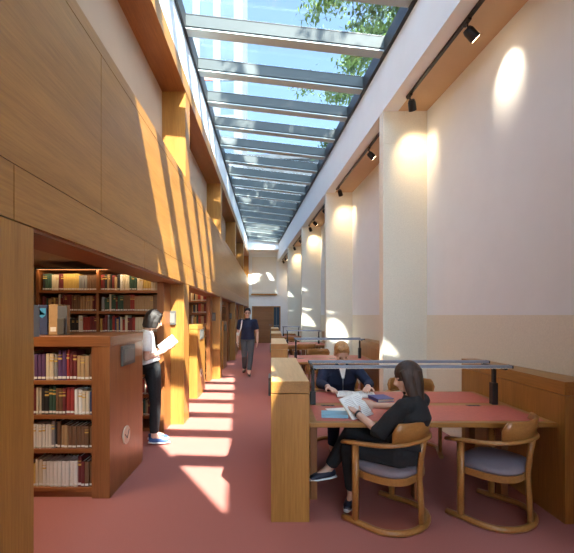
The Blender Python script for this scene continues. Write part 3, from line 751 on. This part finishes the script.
def person(label, base, J, female, top, sleeve, bottom, shoe, hairstyle, hairmat, extras=None, waist_hem=.06, sole=None, loose=.014):
    t = thing('person', label, 'person', base); O = V(base)
    J = {k: V(v) for k, v in J.items()}
    sh = .165 if female else .195
    s = (J['shR']-J['shL']).normalized()          # body's left-to-right
    pel, che, nek, hd = J['pelvis'], J['chest'], J['neck'], J['head']
    hw, ww, cw, sw = (.165, .125, .145, .12) if female else (.165, .15, .175, .14)
    hdp, wd, cd, sd = (.115, .092, .108, .07) if female else (.115, .11, .118, .08)
    axis = (che-pel)
    pts = [pel-axis.normalized()*.06, pel+axis*.05, pel+axis*.55, che, che.lerp(nek, .62), nek]
    rad = [(hw*.85, hdp*.9), (hw, hdp), (ww, wd), (cw, cd), (sw, sd), (.055, .055)]
    def torso(bm, g, lo=0, hi=6):
        loft(bm, pts[lo:hi], [(a+g, b+g) for a, b in rad[lo:hi]], side=s, seg=24)
    ar = (.043, .036, .026) if female else (.052, .043, .030)
    lr = (.078, .055, .038) if female else (.085, .060, .043)
    # ---- body: one continuous surface
    bm = bmesh.new()
    torso(bm, 0); cap(bm, nek-(hd-nek).normalized()*.03, hd-V(J['up']).normalized()*.05-V(J['face']).normalized()*.012, .056 if not female else .047, .052 if not female else .043)
    P, ax, k = head(bm, hd, J['face'], J['up'], female)
    for q in 'LR':
        cap(bm, J['sh'+q], J['el'+q], ar[0], ar[1]); cap(bm, J['el'+q], J['wr'+q], ar[1]*.95, ar[2])
        cap(bm, che.lerp(nek, .5), J['sh'+q], ar[0]*1.1, ar[0]*1.1)
        hand(bm, J['wr'+q], J['hd'+q], J['pn'+q], 1 if q == 'L' else -1, J['curl'+q].x if 'curl'+q in J else .45)
        cap(bm, J['hip'+q], J['kn'+q], lr[0], lr[1]); cap(bm, J['kn'+q], J['an'+q], lr[1]*.95, lr[2])
        m = J['kn'+q].lerp(J['an'+q], .3); ell(bm, m, (lr[1]*1.02,)*3)
        cap(bm, J['an'+q]-V((0, 0, .0)), J['an'+q].lerp(J['to'+q], .8), .034, .026)
    remesh('body', bm, 'skin', t, .0065, 3, O)
    # ---- top
    bm = bmesh.new(); g = loose
    hem = pel+axis.normalized()*waist_hem
    pp = [hem]+pts[2:]; rr = [(rad[1][0]+g+.008, rad[1][1]+g+.008)]+[(a+g, b+g) for a, b in rad[2:5]]+[(.064, .062)]
    loft(bm, pp, rr, side=s, seg=28)
    for q in 'LR':
        cap(bm, che.lerp(nek, .5), J['sh'+q], ar[0]*1.1+g, ar[0]*1.1+g)
        a, e, w = J['sh'+q], J['el'+q], J['wr'+q]
        if sleeve == 'short':
            loft(bm, [a, a.lerp(e, .35), a.lerp(e, .68)], [ar[0]+g, ar[0]+g*1.3, ar[0]+g*1.2]); ell(bm, a, (ar[0]+g,)*3)
        elif sleeve == 'elbow':
            loft(bm, [a, a.lerp(e, .5), e, e.lerp(w, .18)], [ar[0]+g, ar[0]+g*1.7, ar[1]+g*2.0, ar[1]+g*2.0]); ell(bm, a, (ar[0]+g,)*3)
        else:
            cap(bm, a, e, ar[0]+g, ar[1]+g*.8); loft(bm, [e, e.lerp(w, .93)], [ar[1]+g*.8, ar[2]+g*.8])
    remesh('top', bm, top, t, .0075, 4, O)
    # ---- trousers
    bm = bmesh.new(); g = .012
    loft(bm, [pts[0], pts[1], pel+axis.normalized()*(waist_hem+.05)], [(hw*.86+g, hdp*.9+g), (hw+g*.6, hdp+g*.6), (ww+.012, wd+.012)], side=s, seg=26)
    for q in 'LR':
        h, kn, an = J['hip'+q], J['kn'+q], J['an'+q]
        cap(bm, h, kn, lr[0]+g*1.2, lr[1]+g); loft(bm, [kn, kn.lerp(an, .3), kn.lerp(an, .88)], [lr[1]+g, lr[1]+g*.9, lr[2]+g*1.3])
    remesh('trousers', bm, bottom, t, .0075, 4, O)
    # ---- shoes
    for q in 'LR':
        an, to = J['an'+q], J['to'+q]; d = (to-an); fl = V((d.x, d.y, d.z)); 
        dirn = V((fl.x, fl.y, 0)).normalized() if abs(fl.z) < .09 else fl.normalized()
        dn = V((0, 0, -1)) if abs(fl.z) < .09 else (V((0, 0, -1))-dirn*dirn.dot(V((0, 0, -1)))).normalized()
        sd_ = dirn.cross(dn)
        hl = an+dn*.052-dirn*.035
        bm = bmesh.new()
        loft(bm, [hl-dirn*.025+dn*-.012, hl+dirn*.03-dn*.018, hl+dirn*.10-dn*.008, hl+dirn*.16+dn*.002, hl+dirn*.205+dn*.01], [(.024, .026), (.036, .046), (.04, .034), (.042, .026), (.026, .016)], side=sd_, seg=16)
        ell(bm, hl+dirn*.19+dn*.008, (.034, .022, .018), (sd_, dirn, dn))
        shoe_o = remesh('shoe', bm, shoe, t, .006, 4, O)
        if sole:
            bm = bmesh.new()
            loft(bm, [hl-dirn*.034+dn*.016, hl+dirn*.02+dn*.02, hl+dirn*.15+dn*.022, hl+dirn*.222+dn*.02], [(.026, .011), (.037, .011), (.044, .011), (.022, .010)], side=sd_, seg=14)
            bmesh.ops.translate(bm, verts=bm.verts, vec=-O); so = finish('sole', bm, sole, shoe_o)
    # ---- face details
    for q in (-1, 1):
        bm = bmesh.new(); ell(bm, P(q*.031, .076, -.004), (.011*k, .006*k, .006*k), ax, 2)
        bmesh.ops.translate(bm, verts=bm.verts, vec=-O); finish('eye', bm, 'eye', t)
        bm = bmesh.new(); ell(bm, P(q*.031, .083, .018), (.018*k, .005*k, .0035*k), ax, 2)
        bmesh.ops.translate(bm, verts=bm.verts, vec=-O); finish('eyebrow', bm, hairmat, t)
    bm = bmesh.new(); ell(bm, P(0, .088, -.056), (.020*k, .006*k, .006*k), ax, 2)
    bmesh.ops.translate(bm, verts=bm.verts, vec=-O); finish('mouth', bm, 'lips', t)
    # ---- hair
    bm = bmesh.new()
    if hairstyle == 'short':
        ell(bm, P(0, -.020, .046), (.084, .098, .090), ax, 3); ell(bm, P(0, -.05, -.01), (.072, .055, .07), ax, 3)
        ell(bm, P(.015, .045, .095), (.055, .04, .028), ax, 2); ell(bm, P(-.02, .035, .1), (.05, .045, .028), ax, 2)
        for q in (-1, 1): ell(bm, P(q*.068, .012, .03), (.012, .03, .035), ax, 2)
    elif hairstyle == 'bob':
        ell(bm, P(0, -.018, .032), (.088, .103, .098), ax, 3)
        loft(bm, [P(0, -.035, .03), P(0, -.04, -.03), P(0, -.042, -.10), P(0, -.038, -.118)], [(.09, .082), (.096, .082), (.094, .072), (.086, .06)], side=ax[0], seg=24)
        for q in (-1, 1):
            loft(bm, [P(q*.066, .03, .06), P(q*.08, .025, -.02), P(q*.078, .028, -.10)], [(.02, .032), (.018, .035), (.015, .032)], side=ax[0], seg=12)
        ell(bm, P(0, .055, .078), (.065, .035, .034), ax, 2)
    else:
        ell(bm, P(0, -.018, .030), (.083, .102, .096), ax, 3)
        fh = V((ax[1].x, ax[1].y, 0)).normalized(); c0 = P(0, -.02, 0)
        Q = lambda a, b, z: c0+ax[0]*a+fh*b+V((0, 0, z))      # hair hangs straight down
        loft(bm, [Q(0, -.03, .05), Q(0, -.048, -.04), Q(0, -.060, -.12), Q(0, -.075, -.19), Q(0, -.085, -.235)], [(.078, .062), (.078, .056), (.076, .046), (.068, .034), (.042, .020)], side=ax[0], seg=24)
        for q in (-1, 1):
            loft(bm, [P(q*.06, .025, .07), P(q*.075, .012, .0), Q(q*.074, .01, -.08), Q(q*.072, -.015, -.16), Q(q*.062, -.03, -.21)], [(.022, .035), (.018, .042), (.018, .040), (.02, .035), (.012, .016)], side=ax[0], seg=12)
    h = remesh('hair', bm, hairmat, t, .006, 3, O)
    if extras: extras(t, P, ax, O, J)
    return t

# seated woman in black (nearest desk)
def ex(t, P, ax, O, J):
    bm = bmesh.new(); w = J['wrL']; d = (J['wrL']-J['elL']).normalized()
    loft(bm, [w-d*.02, w-d*.005], [.031, .031], seg=16); bmesh.ops.translate(bm, verts=bm.verts, vec=-O); finish('wristband', bm, 'black', t)
    for q in (-1,):
        bm = bmesh.new(); ell(bm, P(q*.083, .002, -.045), (.004, .004, .014), ax, 2); bmesh.ops.translate(bm, verts=bm.verts, vec=-O); finish('earring', bm, 'label', t)
person('person in black top seated in the near armchair, reading a tilted book', (.95, 3.05, 0), dict(
    pelvis=(1.0, 3.01, .535), chest=(1.065, 2.985, .81), neck=(1.055, 2.99, .965), head=(1.025, 3.02, 1.092), face=(-.95, .06, -.38), up=(-.26, .06, 1),
    shL=(.95, 2.875, .90), shR=(1.17, 3.10, .90), elL=(.80, 2.93, .70), wrL=(.675, 3.135, .79), hdL=(-.35, .8, .25), pnL=(.1, .2, .9), curlL=(.5, 0, 0),
    elR=(1.09, 3.29, .80), wrR=(.875, 3.36, .80), hdR=(-.9, .05, .15), pnR=(-.1, -.8, .3), curlR=(.7, 0, 0),
    hipL=(.94, 2.95, .52), knL=(.62, 3.18, .50), anL=(.665, 3.29, .10), toL=(.61, 3.17, .04),
    hipR=(1.05, 3.06, .53), knR=(.655, 3.27, .60), anR=(.49, 3.40, .255), toR=(.36, 3.36, .19)), True,
    'blackcloth', 'elbow', 'blackcloth', 'darkshoe', 'long', 'hair_brown', ex, sole='sole')
# seated man in navy
def ex(t, P, ax, O, J):
    bm = bmesh.new(); nk = J['neck']; che = J['chest']; fw = V((0, -1, 0))
    hexa(bm, [q-O for q in (nk+V((-.045, -.035, .02)), nk+V((.045, -.035, .02)), che+V((.012, -.155, .02)), che+V((-.012, -.155, .02)),
                          nk+V((-.045, -.085, .015)), nk+V((.045, -.085, .015)), che+V((.012, -.165, .02)), che+V((-.012, -.165, .02)))])
    finish('shirt_front', bm, 'tee_white', t)
    bm = bmesh.new()
    for q in (-1, 1):
        sweep(bm, [tuple(v-O) for v in (nk+V((q*.062, .0, .03)), nk+V((q*.055, -.07, .015)), nk.lerp(che, .5)+V((q*.03, -.115, 0)), che+V((q*.008, -.155, .02)))], .03, .02, up=V((0, -1, 0)))
    finish('collar', bm, 'navy', t)
    bm = bmesh.new(); sweep(bm, [tuple(v-O) for v in (che+V((0, -.158, .02)), che+V((0, -.155, -.12)))], .008, .008, up=V((0, -1, 0))); finish('zip', bm, 'greymetal', t)
person('person in navy zip sweater seated behind the near desk, head bowed over a book', (.81, 4.7, 0), dict(
    pelvis=(.82, 4.78, .535), chest=(.805, 4.63, .83), neck=(.80, 4.565, .985), head=(.792, 4.485, 1.128), face=(.06, -.80, -.55), up=(0, -.5, .85),
    shL=(1.0, 4.60, .915), shR=(.61, 4.60, .915), elL=(1.085, 4.42, .80), wrL=(1.02, 4.21, .80), hdL=(-.35, -.9, -.05), pnL=(0, -.1, -1), curlL=(.3, 0, 0),
    elR=(.545, 4.42, .80), wrR=(.60, 4.22, .80), hdR=(.45, -.85, -.12), pnR=(0, -.1, -1), curlR=(.3, 0, 0),
    hipL=(.91, 4.72, .52), knL=(.96, 4.30, .50), anL=(.95, 4.42, .10), toL=(.97, 4.25, .04),
    hipR=(.72, 4.72, .52), knR=(.68, 4.30, .50), anR=(.68, 4.40, .10), toR=(.66, 4.22, .04)), False,
    'navy', 'long', 'navy', 'brownshoe', 'short', 'hair_blond', ex, sole='black')
# standing woman at the stacks
person('person in white T-shirt and black trousers standing by the bookcase, reading', (-1.42, 4.88, 0), dict(
    pelvis=(-1.47, 4.86, .93), chest=(-1.54, 4.84, 1.19), neck=(-1.49, 4.85, 1.375), head=(-1.425, 4.87, 1.50), face=(.85, .30, -.40), up=(.32, .12, 1),
    shL=(-1.60, 4.98, 1.305), shR=(-1.46, 4.70, 1.305), elL=(-1.54, 5.04, 1.07), wrL=(-1.32, 5.02, 1.155), hdL=(.8, -.2, .35), pnL=(-.2, -.3, .9), curlL=(.35, 0, 0),
    elR=(-1.46, 4.68, 1.055), wrR=(-1.27, 4.80, 1.135), hdR=(.75, .45, .35), pnR=(-.2, .3, .9), curlR=(.35, 0, 0),
    hipL=(-1.48, 4.94, .90), knL=(-1.43, 4.95, .50), anL=(-1.46, 4.97, .10), toL=(-1.32, 5.0, .04),
    hipR=(-1.41, 4.79, .90), knR=(-1.385, 4.80, .50), anR=(-1.405, 4.81, .10), toR=(-1.24, 4.83, .04)), True,
    'tee_white', 'short', 'blackcloth', 'blueshoe', 'bob', 'hair_black', None, sole='sole', loose=.024)
# walking man
def ex(t, P, ax, O, J):
    bm = bmesh.new()
    for q in (-1, 1):
        sweep(bm, [tuple(P(q*.033+.022*math.cos(2*PI*i/12), .094, .0+.018*math.sin(2*PI*i/12))-O) for i in range(13)], .006, .006, up=ax[1])
        sweep(bm, [tuple(P(q*.055, .09, .004)-O), tuple(P(q*.082, .0, .004)-O)], .005, .008)
    sweep(bm, [tuple(P(-.012, .097, .004)-O), tuple(P(.012, .097, .004)-O)], .006, .006)
    finish('glasses', bm, 'black', t)
    bm = bmesh.new(); a = J['shR']
    sweep(bm, [tuple(v-O) for v in (a+V((.04, .10, -.25)), a+V((.045, .075, .02)), a+V((.045, .0, .072)), a+V((.05, -.085, .03)), a+V((.03, -.135, -.15)), a+V((-.045, -.10, -.36)))], .03, .012, up=V((0, -1, 0)))
    finish('shoulder_strap', bm, 'label', t)
    bm = bmesh.new(); box(bm, -.03, .03, -.11, .11, 0, .28, .015); bmesh.ops.translate(bm, verts=bm.verts, vec=a+V((-.075, .12, -.56))-O); finish('tote_bag', bm, 'label', t)
    bm = bmesh.new()
    loft(bm, [J['neck']-V((0, 0, .012))-O, J['neck']+V((0, -.004, .028))-O], [(.068, .066), (.062, .062)], seg=20); finish('collar', bm, 'navy', t)
person('person in navy polo shirt and grey trousers walking down the corridor', (-.605, 10.35, 0), {k: (v[0]-.06, v[1], v[2]) if k[:2] in ('pe','ch','ne','sh','el','wr','hi','kn','an','to') or k == 'head' else v for k, v in dict(
    pelvis=(-.545, 10.36, .965), chest=(-.545, 10.35, 1.27), neck=(-.545, 10.345, 1.455), head=(-.545, 10.32, 1.615), face=(.05, -1, -.08), up=(0, -.05, 1),
    shL=(-.355, 10.35, 1.385), shR=(-.735, 10.35, 1.385), elL=(-.30, 10.40, 1.10), wrL=(-.29, 10.26, .88), hdL=(-.03, -.25, -1), pnL=(-1, 0, 0), curlL=(.4, 0, 0),
    elR=(-.79, 10.42, 1.10), wrR=(-.80, 10.33, .87), hdR=(.03, -.2, -1), pnR=(1, 0, 0), curlR=(.4, 0, 0),
    hipL=(-.455, 10.36, .92), knL=(-.465, 10.24, .52), anL=(-.50, 10.16, .11), toL=(-.48, 10.0, .05),
    hipR=(-.635, 10.36, .92), knR=(-.625, 10.30, .50), anR=(-.645, 10.62, .13), toR=(-.66, 10.46, .05)).items()}, False,
    'navy', 'short', 'greycloth', 'brownshoe', 'short', 'hair_black', ex, sole='black', waist_hem=-.03, loose=.016)

# ------------------------------------------------------------------ outside: tree and building seen through the glass
t = thing('broadleaf_tree', 'broad green tree rising outside above the right of the skylight', 'tree', (6.2, 10.0, -.06))
def f(bm):
    loft(bm, [(0, 0, 0), (-.1, 0, 3), (-.5, -.2, 6), (-1.2, -.4, 8.5)], [.38, .30, .24, .16], seg=14)
    for e in ((-2.2, 2.2, 9.6), (-2.8, -4.5, 11.5), (-2.6, -1.2, 12.2), (0, 3, 10.5), (-1.9, 5, 11)):
        loft(bm, [(-.5, -.2, 6), (e[0]*.5-.3, e[1]*.5, 6+(e[2]-6)*.6), e], [.16, .10, .04], seg=10)
part('trunk', 'bark', t, f)
def f(bm):
    rnd = random.Random(3)
    lobes = [((-1.8, 2.0, 9.6), 2.4, 4200), ((-.4, 3.5, 11.0), 3.0, 2600), ((-3.3, -6.3, 12.0), 2.0, 2300), ((-3.3, -4.0, 12.2), 2.1, 2600), ((-3.2, -1.5, 12.2), 2.1, 2600), ((-2.9, 1.0, 11.8), 2.1, 2600), ((-1.7, 5.0, 11.8), 2.4, 2200), ((-1.9, -8.2, 12.0), 1.3, 1500)]
    for (c, r, n) in lobes:
        cl_ = [V((rnd.gauss(0, .5), rnd.gauss(0, .5), rnd.gauss(0, .4)))*r*.9 for _ in range(34)]
        for _ in range(int(n*1.9)):
            p = V(c)+rnd.choice(cl_)+V((rnd.gauss(0, .25), rnd.gauss(0, .25), rnd.gauss(0, .2)))
            a = V((rnd.gauss(0, 1), rnd.gauss(0, 1), rnd.gauss(0, 1))).normalized(); b_ = a.orthogonal().normalized(); sz = rnd.uniform(.07, .135)
            vs = [bm.verts.new(p+a*sz), bm.verts.new(p+b_*sz*.5), bm.verts.new(p-a*sz), bm.verts.new(p-b_*sz*.5)]
            bm.faces.new(vs)
part('crown', 'leaf', t, f)
t = thing('slate_building', 'long dark slate-clad building standing beyond the far end of the skylight', 'building', (0, 46, -.06))  # dark block added to darken the view through the far panes
part('wall', 'slate', t, lambda bm: box(bm, -16, 16, 0, 6, 0, 19.5))
part('roof', 'slate', t, lambda bm: prism(bm, [(-16.3, -.3), (16.3, -.3), (16.3, 6.3), (-16.3, 6.3)], 19.5, 20.0))
t = thing('office_building', 'pale building with tall window columns beyond the skylight', 'building', (-4.2, 28, -.06))
part('wall', 'stone', t, lambda bm: box(bm, -2.8, 2.2, 0, 6, 0, 30))
for i in range(3):
    w = part('window', 'winglass', t, lambda bm: box(bm, -2.2+1.45*i, -1.3+1.45*i, -.05, 0, 8, 29))
    part('spandrel', 'redbrick' if i == 1 else 'stone', w, lambda bm: [box(bm, -2.2+1.45*i, -1.3+1.45*i, -.09, -.05, z, z+.6) for z in range(9, 29, 3)])

# ------------------------------------------------------------------ light, world, camera
sd = V((-.46, .817, -1)).normalized()
L = bpy.data.lights.new('sun', 'SUN'); L.energy = 20.; L.color = (1, .93, .82); L.angle = math.radians(.6)
o = bpy.data.objects.new('sun', L); C.objects.link(o); o.location = (6, -10, 20); o.rotation_euler = sd.to_track_quat('-Z', 'Y').to_euler()
# added spots stand in for sun reflected off unseen windows, falling through the skylight on the piers to the right and the far wall
dm = V((.46, .817, -1)).normalized()
for tx, ty, tz, cone in ((1.66, 5.82, .85, 1.7), (1.60, 9.69, 1.10, 1.8), (1.40, 9.69, 1.85, 1.1), (1.16, 13.45, 1.1, 2.6), (1.12, 13.45, 2.1, 1.8), (.75, 17.35, 2.2, 2.0), (-.3, 22.3, 3.3, 4.)):
    L = bpy.data.lights.new('window_glint', 'SPOT'); L.energy = 36000; L.color = (1, .94, .85); L.spot_size = math.radians(cone); L.spot_blend = .25; L.shadow_soft_size = .05
    o = bpy.data.objects.new('window_glint', L); C.objects.link(o); o.location = V((tx, ty, tz))-dm*16; o.rotation_euler = dm.to_track_quat('-Z', 'Y').to_euler()
W = bpy.data.worlds.new('world'); S.world = W; W.use_nodes = True; nt = W.node_tree
bg = nt.nodes['Background']; sky = nt.nodes.new('ShaderNodeTexSky'); sky.sky_type = 'NISHITA'; sky.sun_disc = False
sky.sun_elevation = math.radians(48); sky.sun_rotation = math.atan2(-sd.x, -sd.y)
sky.air_density = 1.0; sky.dust_density = 1.0; sky.ozone_density = 1.2
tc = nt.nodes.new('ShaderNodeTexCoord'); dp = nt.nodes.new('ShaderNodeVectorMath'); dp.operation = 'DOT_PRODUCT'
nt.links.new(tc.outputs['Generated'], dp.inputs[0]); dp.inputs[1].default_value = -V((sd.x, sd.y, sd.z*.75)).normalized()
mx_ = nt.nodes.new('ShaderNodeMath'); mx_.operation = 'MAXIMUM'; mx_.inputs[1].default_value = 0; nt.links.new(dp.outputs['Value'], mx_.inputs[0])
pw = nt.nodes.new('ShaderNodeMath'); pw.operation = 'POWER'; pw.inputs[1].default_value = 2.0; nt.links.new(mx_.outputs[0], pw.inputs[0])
gl = nt.nodes.new('ShaderNodeVectorMath'); gl.operation = 'SCALE'; gl.inputs[0].default_value = (8.0, 10.5, 12.8); nt.links.new(pw.outputs[0], gl.inputs['Scale'])   # glow added round the sun's direction to fill the interior
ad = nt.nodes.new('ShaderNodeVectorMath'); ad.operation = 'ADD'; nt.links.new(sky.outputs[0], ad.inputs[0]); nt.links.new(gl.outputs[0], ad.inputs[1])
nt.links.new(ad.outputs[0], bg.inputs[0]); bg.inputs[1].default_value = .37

cam = bpy.data.cameras.new('camera'); co = bpy.data.objects.new('camera', cam); C.objects.link(co)
co.location = (0, 0, 1.56); co.rotation_euler = (PI/2, 0, 0)
cam.sensor_width = 36; cam.lens = 400/574*36; cam.shift_x = 16/574; cam.shift_y = 38.5/574; cam.clip_start = .05; cam.clip_end = 300
S.camera = co
S.view_settings.view_transform = 'Standard'; S.view_settings.look = 'None'; S.view_settings.gamma = 1; S.view_settings.use_curve_mapping = False
S.view_settings.exposure = .68
